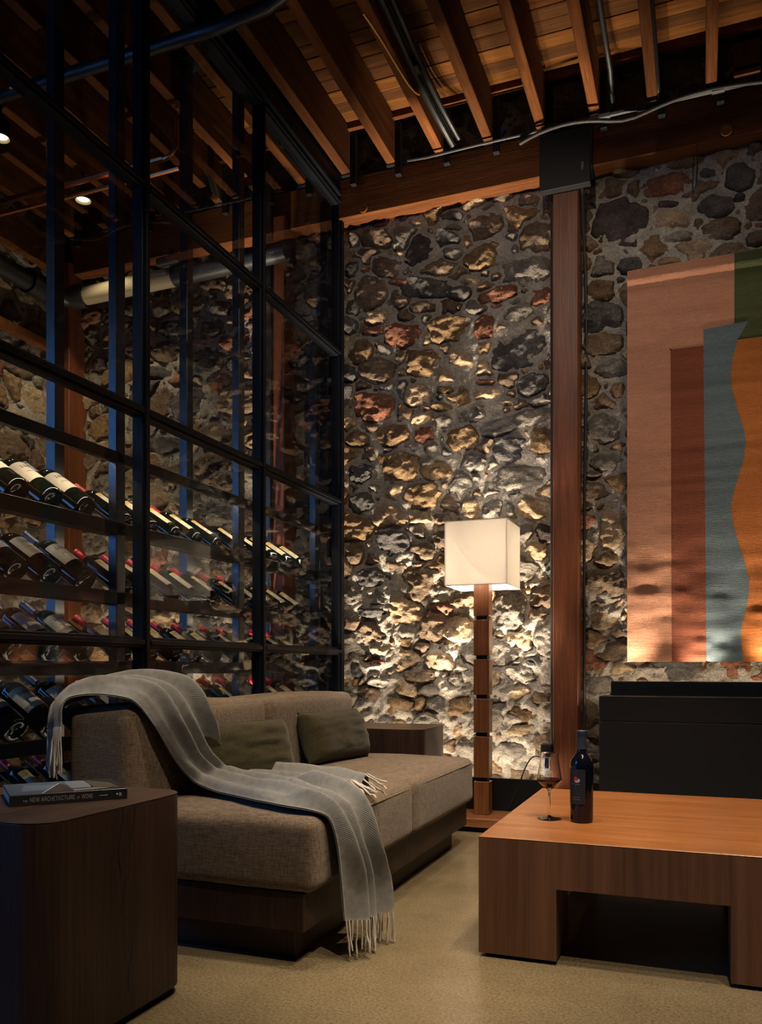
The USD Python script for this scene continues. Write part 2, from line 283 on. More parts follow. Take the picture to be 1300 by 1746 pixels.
# ------------------------------------------------------------------ rubble walls
STONES = """-1.89,3.53,0.22,0.12,-11,b;-2.04,3.54,0.09,0.12,-11,g;-1.82,3.34,0.22,0.13,-20,b;-1.93,3.20,0.22,0.23,-19,b;-1.61,3.41,0.17,0.21,-29,p;-1.19,3.48,0.21,0.15,10,b;-1.19,3.30,0.27,0.15,5,o;-0.89,3.35,0.20,0.19,-20,b;-0.94,3.58,0.15,0.08,-11,b;-1.40,3.51,0.16,0.05,-11,g;-1.41,3.58,0.16,0.06,-12,d;-1.63,3.58,0.10,0.05,-12,t;-1.39,3.35,0.13,0.08,-11,g;-1.59,3.06,0.18,0.08,-9,b;-1.12,3.06,0.25,0.09,3,r;-0.87,3.01,0.15,0.11,1,r;-1.57,3.17,0.37,0.13,-15,d;-1.28,3.17,0.14,0.05,-10,t;-1.13,3.17,0.07,0.06,-10,b;-1.01,2.93,0.20,0.12,1,g;-1.86,3.04,0.21,0.09,1,t;-2.05,3.37,0.10,0.11,-11,d;-1.75,3.24,0.14,0.05,-10,r;-1.35,3.11,0.16,0.08,-10,d;-2.04,3.13,0.12,0.10,-10,d;-1.71,2.90,0.26,0.15,-9,r;-1.41,2.90,0.26,0.16,-1,o;-1.20,2.88,0.13,0.15,-9,r;-2.00,2.84,0.19,0.17,-8,o;-1.88,2.71,0.27,0.16,-8,b;-1.58,2.72,0.21,0.17,-8,o;-1.34,2.71,0.17,0.19,-8,t;-1.00,2.72,0.35,0.22,2,d;-1.90,2.49,0.29,0.18,-12,r;-1.62,2.53,0.18,0.14,3,t;-1.44,2.54,0.13,0.06,-7,o;-1.46,2.44,0.15,0.06,-12,o;-1.18,2.49,0.19,0.07,-2,t;-1.07,2.42,0.12,0.04,-7,t;-0.91,2.51,0.19,0.13,14,d;-1.24,2.38,0.25,0.10,2,g;-1.01,2.30,0.45,0.11,12,g;-0.85,2.19,0.17,0.17,-6,o;-1.78,2.30,0.22,0.14,4,o;-2.01,2.30,0.18,0.11,-11,o;-1.60,2.38,0.13,0.07,14,t;-1.56,2.28,0.17,0.12,-6,r;-1.45,2.35,0.12,0.10,-6,g;-1.34,2.24,0.21,0.14,4,o;-1.53,2.19,0.11,0.07,-6,g;-1.21,2.56,0.16,0.04,-7,r;-1.72,2.57,0.08,0.14,-7,d;-2.07,3.02,0.12,0.11,-9,d;-0.81,2.45,0.05,0.08,-7,t;-1.76,2.10,0.32,0.19,3,o;-1.55,2.11,0.11,0.08,5,g;-1.48,2.06,0.24,0.12,5,o;-1.27,2.09,0.16,0.11,-10,g;-1.34,1.96,0.15,0.16,-24,g;-1.00,1.98,0.32,0.15,3,g;-1.25,1.99,0.06,0.06,-5,g;-1.60,1.90,0.26,0.17,4,o;-1.27,1.81,0.14,0.13,-4,t;-1.15,1.80,0.13,0.13,-4,g;-0.91,1.79,0.22,0.12,-4,t;-1.99,1.90,0.18,0.13,16,d;-1.79,1.62,0.25,0.19,-3,d;-1.46,1.76,0.14,0.08,-4,b;-0.84,1.64,0.13,0.14,-3,p;-0.89,1.54,0.13,0.12,-3,t;-2.00,2.09,0.17,0.14,-5,d;-1.59,1.57,0.18,0.11,-3,b;-2.03,1.59,0.13,0.14,-3,b;-1.91,1.43,0.23,0.13,-2,d;-1.95,1.21,0.27,0.07,-1,d;-1.90,1.09,0.22,0.16,-1,b;-1.52,1.11,0.17,0.19,-1,b;-1.05,1.20,0.20,0.22,-1,g;-1.48,0.91,0.18,0.13,0,t;-1.69,1.04,0.10,0.14,-1,o;-1.87,0.78,0.15,0.09,0,g;-1.60,0.82,0.22,0.08,0,b;-1.76,0.62,0.22,0.12,1,o;-1.35,0.62,0.16,0.15,1,o;-0.99,0.83,0.18,0.12,0,g;-1.35,0.77,0.17,0.12,0,g;-1.02,0.36,0.21,0.15,2,g;-1.02,0.72,0.21,0.09,1,t;-0.88,0.71,0.15,0.10,1,b;-0.98,0.59,0.20,0.09,1,o;-1.54,0.73,0.15,0.08,1,g;-1.85,0.89,0.16,0.06,0,r;-2.01,0.85,0.12,0.10,0,d;-1.36,1.10,0.19,0.16,-1,t;-0.43,3.34,0.29,0.27,-29,p;-0.18,3.51,0.28,0.12,-3,r;-0.15,3.40,0.17,0.04,-11,p;0.08,3.35,0.19,0.13,-6,d;0.10,3.22,0.20,0.13,-5,b;0.19,3.48,0.14,0.16,-11,d;0.27,3.14,0.11,0.09,-10,b;-0.36,3.10,0.16,0.10,-9,d;-0.16,3.09,0.14,0.06,-9,o;-0.13,3.22,0.18,0.07,-10,g;0.03,3.53,0.09,0.06,-11,d;0.19,3.37,0.07,0.05,-11,d;-0.54,2.99,0.18,0.12,-9,o;-0.52,2.83,0.24,0.18,-8,d;-0.52,2.69,0.22,0.13,-8,b;-0.44,2.42,0.09,0.10,-7,o;-0.51,2.21,0.19,0.18,-6,g;-0.49,2.02,0.22,0.10,-5,g;-0.46,1.66,0.16,0.25,-3,t;-0.51,1.34,0.24,0.18,-2,b;-0.52,1.14,0.16,0.13,-1,t;-0.55,0.78,0.18,0.12,0,g;-3.36,3.19,0.28,0.12,-5,d;-3.17,2.95,0.35,0.22,-9,d;-3.00,3.27,0.22,0.10,-10,d;-2.90,3.05,0.23,0.16,-9,r;-2.91,2.90,0.25,0.15,-9,d;-3.24,2.68,0.37,0.18,-8,d;-3.47,2.69,0.23,0.21,-8,b;-3.45,2.40,0.32,0.12,-2,d;-3.08,2.23,0.31,0.16,-6,b;-3.03,2.44,0.26,0.13,-7,b;-3.54,2.91,0.29,0.09,-9,d;-3.36,3.49,0.12,0.12,-11,b;-3.52,3.47,0.11,0.09,-11,d;-3.95,3.51,0.08,0.12,-11,g;-4.01,3.02,0.17,0.12,-9,d;-3.91,3.21,0.17,0.12,-10,o;-3.07,3.44,0.22,0.09,-11,b"""

def rubble_wall(name, plane, a0, a1, b0, b1, given, seed, step, limit, want, mort_amp, seen):
    """a wall of irregular stones bedded in thick, uneven mortar. plane(a, b, h) puts wall coordinates into the room."""
    r = np.random.default_rng(seed); wall = thing(name, kind='structure')
    G = .01; na, nb = int((a1 - a0) / G) + 1, int((b1 - b0) / G) + 1; occ = np.zeros((na, nb), bool)
    def outline(w, h, ang):
        n = 17; th = np.sort(np.arange(n) * 2 * math.pi / n + r.uniform(-.2, .2, n)); e = r.uniform(2.2, 4.)
        rad = (np.abs(np.cos(th)) ** e + np.abs(np.sin(th)) ** e) ** (-1 / e) * r.uniform(.84, 1.08, n)
        P = np.c_[rad * np.cos(th) * w / 2, rad * np.sin(th) * h / 2]; c, s = math.cos(ang), math.sin(ang)
        return P @ np.array([[c, s], [-s, c]])
    stones = []
    def put(P, tone, force=False):
        pl = Polygon(P).buffer(0)
        if pl.geom_type != 'Polygon' or pl.area < 1e-4: return False
        pl = pl.simplify(.004); x0, y0, x1, y1 = pl.bounds
        if not force and (x0 < a0 or x1 > a1 or y0 < b0 or y1 > b1): return False
        i0, i1, j0, j1 = max(0, int((x0 - a0) / G) - 1), min(na, int((x1 - a0) / G) + 2), max(0, int((y0 - b0) / G) - 1), min(nb, int((y1 - b0) / G) + 2)
        if i1 <= i0 or j1 <= j0: return False
        ii, jj = np.meshgrid(np.arange(i0, i1), np.arange(j0, j1), indexing='ij')
        m = shapely.contains_xy(pl.buffer(.003), a0 + ii * G, b0 + jj * G)
        if not force and (occ[i0:i1, j0:j1] & m).any(): return False
        occ[i0:i1, j0:j1] |= m; stones.append((pl, tone)); return True
    for x, z, w, h, ang, tone in given:
        put(outline(w, h, math.radians(ang)) * 1.06 + (x, z), tone, True)
    tones = list('bbobgtbogdogbtgbr')
    from scipy import ndimage
    ths = np.arange(18) * 2 * math.pi / 18
    while len(stones) < want:
        free = ~occ; free[0] = free[-1] = False; free[:, 0] = free[:, -1] = False
        dt = ndimage.distance_transform_edt(free) * (1 + .25 * r.random(free.shape)); got = 0; taken = np.zeros_like(occ)
        for f in np.argsort(dt, axis=None)[::-1][:4000]:
            i, j = divmod(int(f), nb); R = dt[i, j]
            if R < 2.4 or got > 24: break
            if taken[i, j]: continue
            R = min(R, r.uniform(6.5, 10.)); tilt = r.normal(0, .25); ph = ths + r.uniform(-.12, .12, 18)
            lim = R / np.sqrt((np.cos(ph - tilt) / r.uniform(1.5, 2.5)) ** 2 + (np.sin(ph - tilt) / r.uniform(.95, 1.25)) ** 2); rad = np.zeros(18); gap = r.uniform(.5, 1.0)
            for k in range(18):
                st = np.arange(0, lim[k] + gap, .5); ii = np.clip((i + st * math.cos(ph[k])).astype(int), 0, na - 1); jj = np.clip((j + st * math.sin(ph[k])).astype(int), 0, nb - 1)
                hit = np.nonzero(occ[ii, jj] | taken[ii, jj])[0]; rad[k] = min(lim[k], (st[hit[0]] if len(hit) else 1e9) - gap) * r.uniform(.93, 1.03)
            rad = np.maximum(rad, .8); w3 = int(R * 3) + 3; taken[max(0, i - w3):i + w3, max(0, j - w3):j + w3] = True
            put(np.c_[rad * np.cos(ph), rad * np.sin(ph)] * G + (a0 + i * G, b0 + j * G), tones[r.integers(len(tones))], True); got += 1
        if not got: break
    def mortar(P):
        q = np.c_[P, np.zeros(len(P))]; low = .55 + .95 * np.clip((1.75 - P[:, 1]) / .9, 0, 1)
        rid = .55 - np.abs(2 * meshkit.fbm(q * (9, 13, 1) + 3.1, 3, seed + 5) - 1) * 2
        return -.009 + low * mort_amp * ((meshkit.fbm(q * (5, 7, 1), 4, seed) - .5) * .060 + rid * .022 + (meshkit.fbm(q * 26, 3, seed + 9) - .5) * .026 + (meshkit.noise(q * 75, seed + 2) - .5) * .010)
    ga, gb = np.arange(a0, a1 + step, step), np.arange(b0, b1 + step, step); A, B = np.meshgrid(ga, gb, indexing='ij'); P = np.c_[A.ravel(), B.ravel()]
    idx = np.arange(len(P)).reshape(A.shape); q = np.stack([idx[:-1, :-1], idx[1:, :-1], idx[1:, 1:], idx[:-1, 1:]], -1).reshape(-1, 4)
    obj('mortar', tm(plane(P[:, 0], P[:, 1], mortar(P)), np.vstack([q[:, [0, 1, 2]], q[:, [0, 2, 3]]])), MORTAR, wall, True)
    order = sorted(range(len(stones)), key=lambda k: -stones[k][0].area * seen(*stones[k][0].centroid.coords[0])); small, col = [], []
    for n_, k in enumerate(order):
        pl, tone = stones[k]; big = pl.area > .006
        P, T = fill(pl, .0105 if big else .016, r); d = shapely.distance(shapely.points(P), pl.exterior); c = P.mean(0); sz = math.sqrt(pl.area)
        q = np.c_[P, np.full(len(P), k * 3.7)]; thick = r.uniform(.003, .014) + sz * .032
        tilt = (P - c) @ r.normal(0, .08, 2)
        fac = np.min([r.uniform(.0, .35) * sz * .4 - (P - c) @ r.normal(0, .26, 2) for _ in range(4)], 0); tilt = tilt * .4 + np.clip(fac, -.03, .02)
        rough = (meshkit.fbm(q * (11, 15, 1), 4, seed + 20) - .5) * .022 + (meshkit.fbm(q * (36, 60, 1), 3, seed + 21) - .5) * .024
        rid = np.abs(meshkit.fbm(q * (16, 24, 1), 3, seed + 31) - .5) * -.05
        hgt = -.020 + np.maximum(thick + .020 + tilt + rough + rid + .012, .006) * (1 - np.exp(-d / .005))
        m = tm(plane(P[:, 0], P[:, 1], hgt), T); m.remove_unreferenced_vertices()
        if n_ < limit: obj('stone', m, TONE[tone], wall, 32)
        else: small.append(m); col.append(np.tile(np.array(TONE_RGB[tone]) * r.uniform(.75, 1.25), (len(m.vertices), 1)))
    if small:
        p = path_for('small_stones', wall); g = usdkit.mesh(stage, p, (np.vstack([m.vertices for m in small]), np.vstack([m.faces + o for m, o in zip(small, np.cumsum([0] + [len(m.vertices) for m in small]))])), SMALL, True); meta(g.GetPrim(), kind='stuff')
        UsdGeom.PrimvarsAPI(g).CreatePrimvar('tone', Sdf.ValueTypeNames.Color3fArray, 'vertex').Set(Vt.Vec3fArray.FromNumpy(np.vstack(col).astype(np.float32)))
    return wall

given = [(float(a), float(b), float(c), float(d), float(e), t) for a, b, c, d, e, t in (s.split(',') for s in STONES.split(';'))]
rubble_wall('wall_back', lambda a, b, h: np.c_[a, WALL_Y - h, b], LEFT_X - .05, 1.75, 0, CEIL_Z + .07, given, 3, .013, 300, 1300, 1., lambda a, b: 0 if a > .4 or b < .2 or b > 3.95 or (a > -.33 and .95 < b < 2.95) else (1 if a > -2.1 else .5 * (b > .7)))
rubble_wall('wall_left', lambda a, b, h: np.c_[LEFT_X + h, a, b], 1.6, 4.83, 0, CEIL_Z, [], 11, .02, 110, 500, 1., lambda a, b: float(a > 2.1 and .7 < b < 3.4))

# ------------------------------------------------------------------ rest of the room shell
obj('floor', box(LEFT_X - .2, 3.6, -3.2, 5.1, -.1, 0), FLOOR, kind='structure')
obj('wall_backing', box(1.7, 3.6, WALL_Y, WALL_Y + .15, 0, CEIL_Z), DRYWALL, kind='structure')
obj('added_back_sky_block', box(LEFT_X - .2, 3.6, 4.98, 5.1, 0, CEIL_Z + .12), DRYWALL, kind='structure')  # unseen slab added behind the stones to shut out sky light
obj('wall_right', box(3.5, 3.65, -3.2, 5.0, 0, CEIL_Z), DRYWALL, kind='structure')
obj('wall_left_front', cat_([box(LEFT_X - .15, LEFT_X + .02, -3.2, -1.6, 0, CEIL_Z), box(LEFT_X - .15, LEFT_X + .02, 1.2, 1.6, 0, CEIL_Z), box(LEFT_X - .15, LEFT_X + .02, -1.6, 1.2, 0, 1.05), box(LEFT_X - .15, LEFT_X + .02, -1.6, 1.2, 3.15, CEIL_Z)]), DRYWALL, kind='structure')
obj('wall_front', box(LEFT_X, 3.5, -3.15, -3., 0, CEIL_Z), DRYWALL, kind='structure')
w1 = thing('unseen_window_1', kind='structure')  # window out of view, placed so its blue light reaches the steel uprights
obj('window_frame', cat_([box(LEFT_X - .07, LEFT_X, -1.6, 1.2, z - .025, z + .025) for z in (1.075, 3.125)] + [box(LEFT_X - .07, LEFT_X, y - .025, y + .025, 1.05, 3.15) for y in (-1.575, -.65, .25, 1.175)]), STEEL, w1)
obj('pane', box(LEFT_X - .041, LEFT_X - .039, -1.57, 1.17, 1.08, 3.12), GLASS, w1)
ceil = thing('ceiling', kind='structure')
obj('ceiling_slab', box(LEFT_X - .1, 3.6, -3.2, 5.0, CEIL_Z + .04, CEIL_Z + .12), DRYWALL, ceil)
y = 4.62; k = 0
while y > 1.6:
    w = .083 + .018 * rng.random(); dz = rng.uniform(0, .008)
    obj('plank', cbox(LEFT_X - .05, 3.4, y - w + .004, y, CEIL_Z + dz, CEIL_Z + .04, .003), PLANK[rng.integers(3)], ceil); y -= w; k += 1
obj('ceiling_board_edge', cbox(LEFT_X, 3.4, 4.625, 4.655, CEIL_Z - .03, CEIL_Z + .03, .003), BEAM, ceil)

# joists at a regular spacing across the ceiling
JX = -2.055
for i in range(-7, 12):
    x = JX + .297 * i + rng.normal(0, .004)
    if i < 0: where = 'over the wine room, %s left of the steel beam' % ['first', 'second', 'third', 'fourth', 'fifth', 'sixth', 'seventh'][-i - 1]
    else: where = ['beside the black steel beam', 'above the gap between glass wall and cables', 'carrying the black cables and yellow wire', 'fourth from the steel beam', 'ending left of the black post bracket', 'ending right of the black post bracket', 'with a black conduit along its side', 'ending over the pink of the tapestry', 'ending over the green of the tapestry', 'first beyond the right frame edge', 'second beyond the right frame edge', 'third beyond the right frame edge'][i]
    j = thing('ceiling_joist', 'rough sawn fir ceiling joist ' + where, 'joist', 'ceiling joists')
    w = .055 if i != 0 else .06
    m = cbox(x, x + w, -1.0, 4.70, 3.875, CEIL_Z - .002, .004); m = m.subdivide().subdivide()
    obj('timber', m, JOIST[(i * 2 + 1) % 3], j)
    obj('joist_hanger', cat_([box(x + w, x + w + .035, 4.665, 4.70, 3.80, CEIL_Z - .03), box(x - .004, x + w + .004, 4.672, 4.70, 3.868, 3.875)]), BLACK, j)
# blocking between the joist ends
for i in range(0, 10):
    x0 = JX + .297 * i + .10; 
    if i == 7: obj('blocking_board', cat_([cbox(x0 + .03, x0 + .16, 4.72, 4.76, 3.99, 4.12), cbox(x0 + .03, x0 + .16, 4.70, 4.76, 3.93, 3.96)]), POST, label='red brown blocking board between the two rightmost joist ends', cat='board')
# timber header beam along the wall, in two lengths meeting at the post
for lab, a, b in (('left length of the timber wall beam, running from corner post to bracket', LEFT_X, -.835), ('right length of the timber wall beam, above the tapestry', -.56, 3.4)):
    bm = thing('wall_beam', lab, 'beam', 'timber beams along the stone wall', 'structure'); obj('timber', cbox(a, b, 4.71, 4.95, 3.63, 3.87, .004), BEAM, bm)
    for x in ((-1.92,) if a < -2 else (.12,)): obj('wood_plug', trimesh.creation.cylinder(.028, .014, sections=16, transform=trimesh.transformations.translation_matrix((x, 4.698, 3.66)) @ trimesh.transformations.rotation_matrix(math.pi / 2, (1, 0, 0))), BEAM, bm)
def post(x0, x1, lab, bracket):
    p = thing('timber_post', lab, 'post', 'timber posts against the stone wall', 'structure'); obj('timber', cbox(x0, x1, 4.66, 4.9, 0, 3.70, .004), POST, p)
    if bracket: obj('steel_bracket', cat_([cbox(x0 - .065, x1 + .07, 4.612, 4.66, 3.49, 3.80, .002), box(x0 - .065, x1 + .07, 4.66, 4.9, 3.62, 3.87)]), BLACK, p, label='black steel bracket joining the post and beams')
post(-.77, -.632, 'square timber post between lamp and tapestry under a black bracket', True)
post(-2.545, -2.44, 'slim timber post behind the glass wall near its far end', False)
post(-4.24, -4.12, 'timber post in the corner of the wine room', False)

# baseboard plinth along the wall with a light trough, and the outlet on it
tr = thing('baseboard_back', kind='structure')
obj('plinth_front', cat_([cbox(-2.05, -.77, 4.565, 4.58, 0, .255, .002), cbox(-.63, -.49, 4.565, 4.58, 0, .255, .002), box(-2.05, -.49, 4.58, 4.80, 0, .15)]), BLACK, tr)
ou = thing('power_outlet', 'small black outlet box beside the foot of the timber post', 'outlet')
obj('outlet_box', cbox(-.835, -.772, 4.64, 4.70, .37, .445, .004), BLACK, ou)
obj('outlet_cover', cbox(-.825, -.785, 4.63, 4.645, .31, .368, .003), STEEL, ou)
obj('lamp_cord', tube(curve([(-.82, 4.635, .36), (-.86, 4.60, .38), (-.93, 4.57, .25), (-.99, 4.56, .10), (-1.02, 4.55, .012)], 20), .004), RUBBER, label='thin black cord hanging from the outlet to the lamp', cat='cord')
obj('post_cable', tube(curve([(-.60, 4.60, 3.60), (-.612, 4.68, 3.45), (-.612, 4.765, 3.2), (-.610, 4.77, 2.0), (-.614, 4.77, 1.0), (-.611, 4.77, .3)], 40), .0085), RUBBER, label='black cable running down the right side of the timber post', cat='cable')
obj('post_conduit', tube([(-.785, 4.73, .2), (-.785, 4.73, 2), (-.785, 4.73, 3.6)], .010), RUBBER, label='black conduit running down the left side of the timber post', cat='conduit')
obj('wall_wire', tube([(-.02, 4.715, 3.63), (-.02, 4.72, 3.55), (-.025, 4.74, 3.44)], .004), RUBBER, label='short black wire hanging below the right timber beam', cat='wire')

# conduits on top of the beam
obj('beam_conduit', cat_([tube([(-1.62, 4.66, 3.86), (-1.50, 4.64, 3.84), (-1.2, 4.64, 3.845), (0, 4.64, 3.845)], .008), tube([(-.62, 4.64, 3.845), (3.2, 4.64, 3.85)], .014)] + [tube([(x, 4.64, 3.846), (x + .06, 4.64, 3.846)], .02) for x in (-.80, -.52, -.32, .05)]), GREYPIPE, smooth=40, label='straight grey conduit running along the top of the wall beam', cat='conduit')
obj('sagging_conduit', tube(curve([(-.95, 4.645, 3.80), (-.75, 4.585, 3.81), (-.52, 4.58, 3.79), (-.38, 4.62, 3.785), (-.22, 4.63, 3.82), (.3, 4.63, 3.825), (1.5, 4.63, 3.83)], 40), .011), GREYPIPE, smooth=True, label='wavy grey conduit below the straight one on the wall beam', cat='conduit')
obj('cable_bundle', cat_([tube(curve([(-1.385 + d, 2.9, 3.93 + e), (-1.375 + d, 3.6, 3.94 + e), (-1.38 + d, 4.1, 3.93 + e), (-1.375 + d, 4.45, 3.93 + e), (-1.33 + d, 4.62, 3.86 + e)], 30), r_) for d, e, r_ in ((0, 0, .018), (.035, .03, .014), (.0, .05, .012))] + [tube([(-1.37, 4.02, 3.945), (-1.37, 4.08, 3.945)], .03)]), RUBBER, smooth=40, label='bundle of black cables strapped to the side of a ceiling joist', cat='cables')
obj('yellow_wire', tube(curve([(-1.45, 3.55, 3.868), (-1.43, 3.75, 3.868), (-1.415, 3.95, 3.862), (-1.40, 4.12, 3.87), (-1.395, 4.2, 3.90)], 24), .0045), YELLOW, smooth=True, label='thin yellow wire along the joist beside the black cables', cat='wire')
obj('ceiling_conduit', tube([(-.455, 2.5, 4.05), (-.455, 4.3, 4.05), (-.45, 4.55, 4.02), (-.445, 4.66, 3.87)], .014), RUBBER, smooth=True, label='black conduit running under the ceiling planks between two joists', cat='conduit')
obj('joist_conduit', tube([(-.215, 2.5, 3.94), (-.215, 4.6, 3.93), (-.21, 4.65, 3.86)], .013), RUBBER, smooth=True, label='black conduit fixed along the side of a joist', cat='conduit')
obj('ceiling_pipe', tube([(LEFT_X, 3.16, 3.78), (-1.2, 3.16, 3.78), (1.5, 3.16, 3.78)], .034, 14), DARKPIPE, smooth=40, label='dark pipe crossing under the joists through the glass wall', cat='pipe') if False else None

# ------------------------------------------------------------------ glass wall of the wine room
gp = thing('glass_partition', 'black steel framed glass wall dividing lounge and wine room', 'glass wall')
MY = [.883, 1.84, 2.797, 3.755, 4.745]; RZ = [.05, .97, 1.895, 2.81, 3.74]
fx0, fx1 = GLASS_X - .025, GLASS_X + .025
for yy in MY:
    hw = .024 if yy < 4.7 else .04
    obj('mullion', cat_([cbox(fx0, fx1, yy - hw, yy + hw, 0, RZ[-1], .003), cbox(fx1, fx1 + .012, yy - hw * .45, yy + hw * .45, 0, RZ[-1], .002)]), STEEL, gp)
for a, b in zip(MY[:-1], MY[1:]):
    for zz in RZ:
        obj('rail', cat_([cbox(fx0, fx1, a + .02, b - .02, zz - .022, zz + .022, .003), cbox(fx1, fx1 + .012, a + .02, b - .02, zz - .010, zz + .010, .002)]), STEEL, gp)
    for z0, z1 in zip(RZ[:-1], RZ[1:]):
        obj('pane', box(GLASS_X - .0005, GLASS_X + .0005, a + .02, b - .02, z0 + .02, z1 - .02), GLASS, gp)
for zz in (RZ[3], RZ[2], RZ[1]): obj('return_rail', cbox(-2.53, GLASS_X - .02, 4.70, 4.735, zz - .018, zz + .018, .003), STEEL, gp)
obj('end_jamb', cbox(-2.20, -2.15, 4.68, 4.74, 0, RZ[-1], .003), STEEL, gp)
sb = thing('steel_header', 'deep black steel beam above the glass wall', 'beam')
obj('web', cbox(GLASS_X - .04, GLASS_X + .045, -1., 4.69, 3.765, 4.10, .003), STEEL, sb)
obj('flange', cbox(GLASS_X - .07, GLASS_X + .055, -1., 4.69, 3.755, 3.775, .003), STEEL, sb)
obj('ceiling_pipe', tube([(LEFT_X + .1, 3.19, 3.70), (-2, 3.19, 3.70), (-1.75, 3.19, 3.72), (-1.45, 3.19, 3.84)], .03, 14), DARKPIPE, smooth=40, label='dark pipe crossing under the joists at the glass wall', cat='pipe')

# ------------------------------------------------------------------ wine rack and its bottles
RX, RB = -2.22, -2.54
SHELF = [1.435, 1.152, .869, .586, .303]
rk = thing('wine_rack', 'black steel wine rack standing behind the glass wall', 'wine rack')
for yy in (1.84, 2.797, 3.755, 4.66):
    obj('upright', cbox(RX - .03, RX + .012, yy - .028, yy + .028, 0, 3.0 if yy > 4 else 4.05, .003), RACKSTEEL, rk)
    obj('upright', cbox(RB - .03, RB + .02, yy - .028, yy + .028, 0, 4.05, .003), RACKSTEEL, rk)
    if yy < 4: obj('foot_plate', cbox(RB - .07, RB + .06, yy - .06, yy + .06, 4.05, 4.065, .002), RACKSTEEL, rk)
obj('top_rail', cbox(RX - .015, RX + .012, 1.84, 4.66, 1.70, 1.745, .003), SHELFSTEEL, rk)
TH = math.radians(33); cT, sT = math.cos(TH), math.sin(TH)
BAYS = [[2.118, 2.296, 2.474, 2.652], [2.90 + .178 * k for k in range(5)], [3.86 + .176 * k for k in range(5)]]
for si, zz in enumerate(SHELF):
    obj('shelf_front', cbox(RX - .004, RX + .012, 1.84, 4.66, zz - .028, zz + .026, .002), SHELFSTEEL, rk)
    obj('shelf_ledge', cbox(RX - .06, RX - .004, 1.84, 4.66, zz - .026, zz - .018, .001), SHELFSTEEL, rk)
    obj('shelf_back', cbox(RB, RB + .015, 1.84, 4.66, zz + .125, zz + .165, .002), SHELFSTEEL, rk)
    rods = []
    for bay in BAYS:
        for yy in bay:
            for s in (-.042, .042):
                rods.append(tube([(RX - .01, yy + s, zz - .005), (RB + .01, yy + s, zz - .005 + .31 * math.tan(TH))], .004, 6))
    obj('cradle_rods', cat_(rods), RACKSTEEL, rk, True, kind='stuff')
for si in range(-1, 4):
    zz = 1.72 if si < 0 else SHELF[si]
    for q, (a, b) in enumerate(((1.9, 2.75), (2.85, 3.7), (3.8, 4.6))):
        strip('unseen_rack_led_%d_%d' % (si + 1, q), (RX - .022, (a + b) / 2, zz - .012), (-.35, 0, -1), b - a, .008, 95, WARM, (0, 1, 0))  # strips out of view behind the shelf fronts, placed to light the bottles

def bottle_parts(p, kind):
    if kind == 'magnum': r, L, sh, nk, cap, neckr = .053, .37, .225, .29, CAPBLUE, .0165
    else: r, L, sh, nk, cap, neckr = .039, .315, .195, .245, CAPRED if kind == 'red' else CAPDARK, .0145
    prof = [(0, .012), (r * .45, .006), (r * .75, 0), (r * .93, .002), (r, .010), (r, sh * .5), (r, sh), (r * .97, sh + .012), (r * .86, sh + .026), (r * .62, sh + .043), (r * .42, nk - .010), (neckr, nk), (neckr, L - .012), (neckr * 1.12, L - .012), (neckr * 1.12, L - .003), (neckr * .9, L), (0, L)]
    obj('glass_body', lathe(prof, 36), BOTTLE, p, 40)
    c0 = nk + .004
    obj('capsule', lathe([(neckr + .0012, c0), (neckr + .0012, L - .013), (neckr * 1.12 + .001, L - .012), (neckr * 1.12 + .001, L - .002), (neckr * .9, L + .001), (0, L + .001)], 24), cap, p, 40)
    def patch(z0, z1, ang, dr):
        th = np.linspace(-ang, ang, 13) - math.pi / 2; R = r + dr
        V = np.vstack([np.c_[R * np.cos(th), R * np.sin(th), np.full(13, z)] for z in (z0, z1)] + [np.c_[(R - .0006) * np.cos(th), (R - .0006) * np.sin(th), np.full(13, z)] for z in (z0, z1)])
        return tm(V, [t for i in range(12) for t in ((i, i + 1, 14 + i), (i, 14 + i, 13 + i))])
    def wrap(text, h, zc, dr):
        t = meshkit.text_mesh(text, h, .0003); b = t.bounds; v = t.vertices.copy(); x = (v[:, 0] - b[:, 0].mean()) / r - math.pi / 2; R = r + dr + v[:, 2]
        return tm(np.c_[R * np.cos(x), R * np.sin(x), zc + v[:, 1]], t.faces)
    if kind == 'magnum':
        lb = obj('label', patch(.085, .205, 1.05, .0008), PAPER, p, True)
        obj('label_lettering', wrap('1881', .017, .165, .0010), INK, lb); obj('label_line', patch(.135, .1375, .5, .0011), INK, lb)
    else:
        lb = obj('label', patch(.05, .185, .62, .0008), WHITE, p, True)
        obj('label_band', patch(.158, .180, .62, .0011), GOLD, lb, True); obj('label_crest', patch(.120, .134, .25, .0011), GOLD, lb, True); obj('label_line', patch(.075, .081, .45, .0011), GOLD, lb, True)

protos = {}
SH_NAMES = ['top', 'second', 'third', 'fourth', 'lowest']
def lay_bottle(kind, y, z, roll, label):
    rr = .053 if kind == 'magnum' else .039
    base = np.array([RX - .045 + .0, y, z + rr * cT + .012])
    X, Z = np.array([0, 1., 0]), np.array([-cT, 0, sT]); Y = np.cross(Z, X)
    c, s = math.cos(roll), math.sin(roll); x, yv = X * c + Y * s, -X * s + Y * c
    m = Gf.Matrix4d(*x, 0, *yv, 0, *Z, 0, *base, 1)
    p = path_for('wine_bottle'); xf = UsdGeom.Xform.Define(stage, p)
    if kind in protos:
        xf.GetPrim().GetReferences().AddInternalReference(protos[kind]); xf.GetPrim().SetInstanceable(True)
        UsdGeom.Xformable(xf).MakeMatrixXform().Set(m)
    else:
        xf.AddTransformOp().Set(m); protos[kind] = p; bottle_parts(p, kind)
    meta(xf.GetPrim(), label, 'wine bottle', 'bottles in the wine rack')

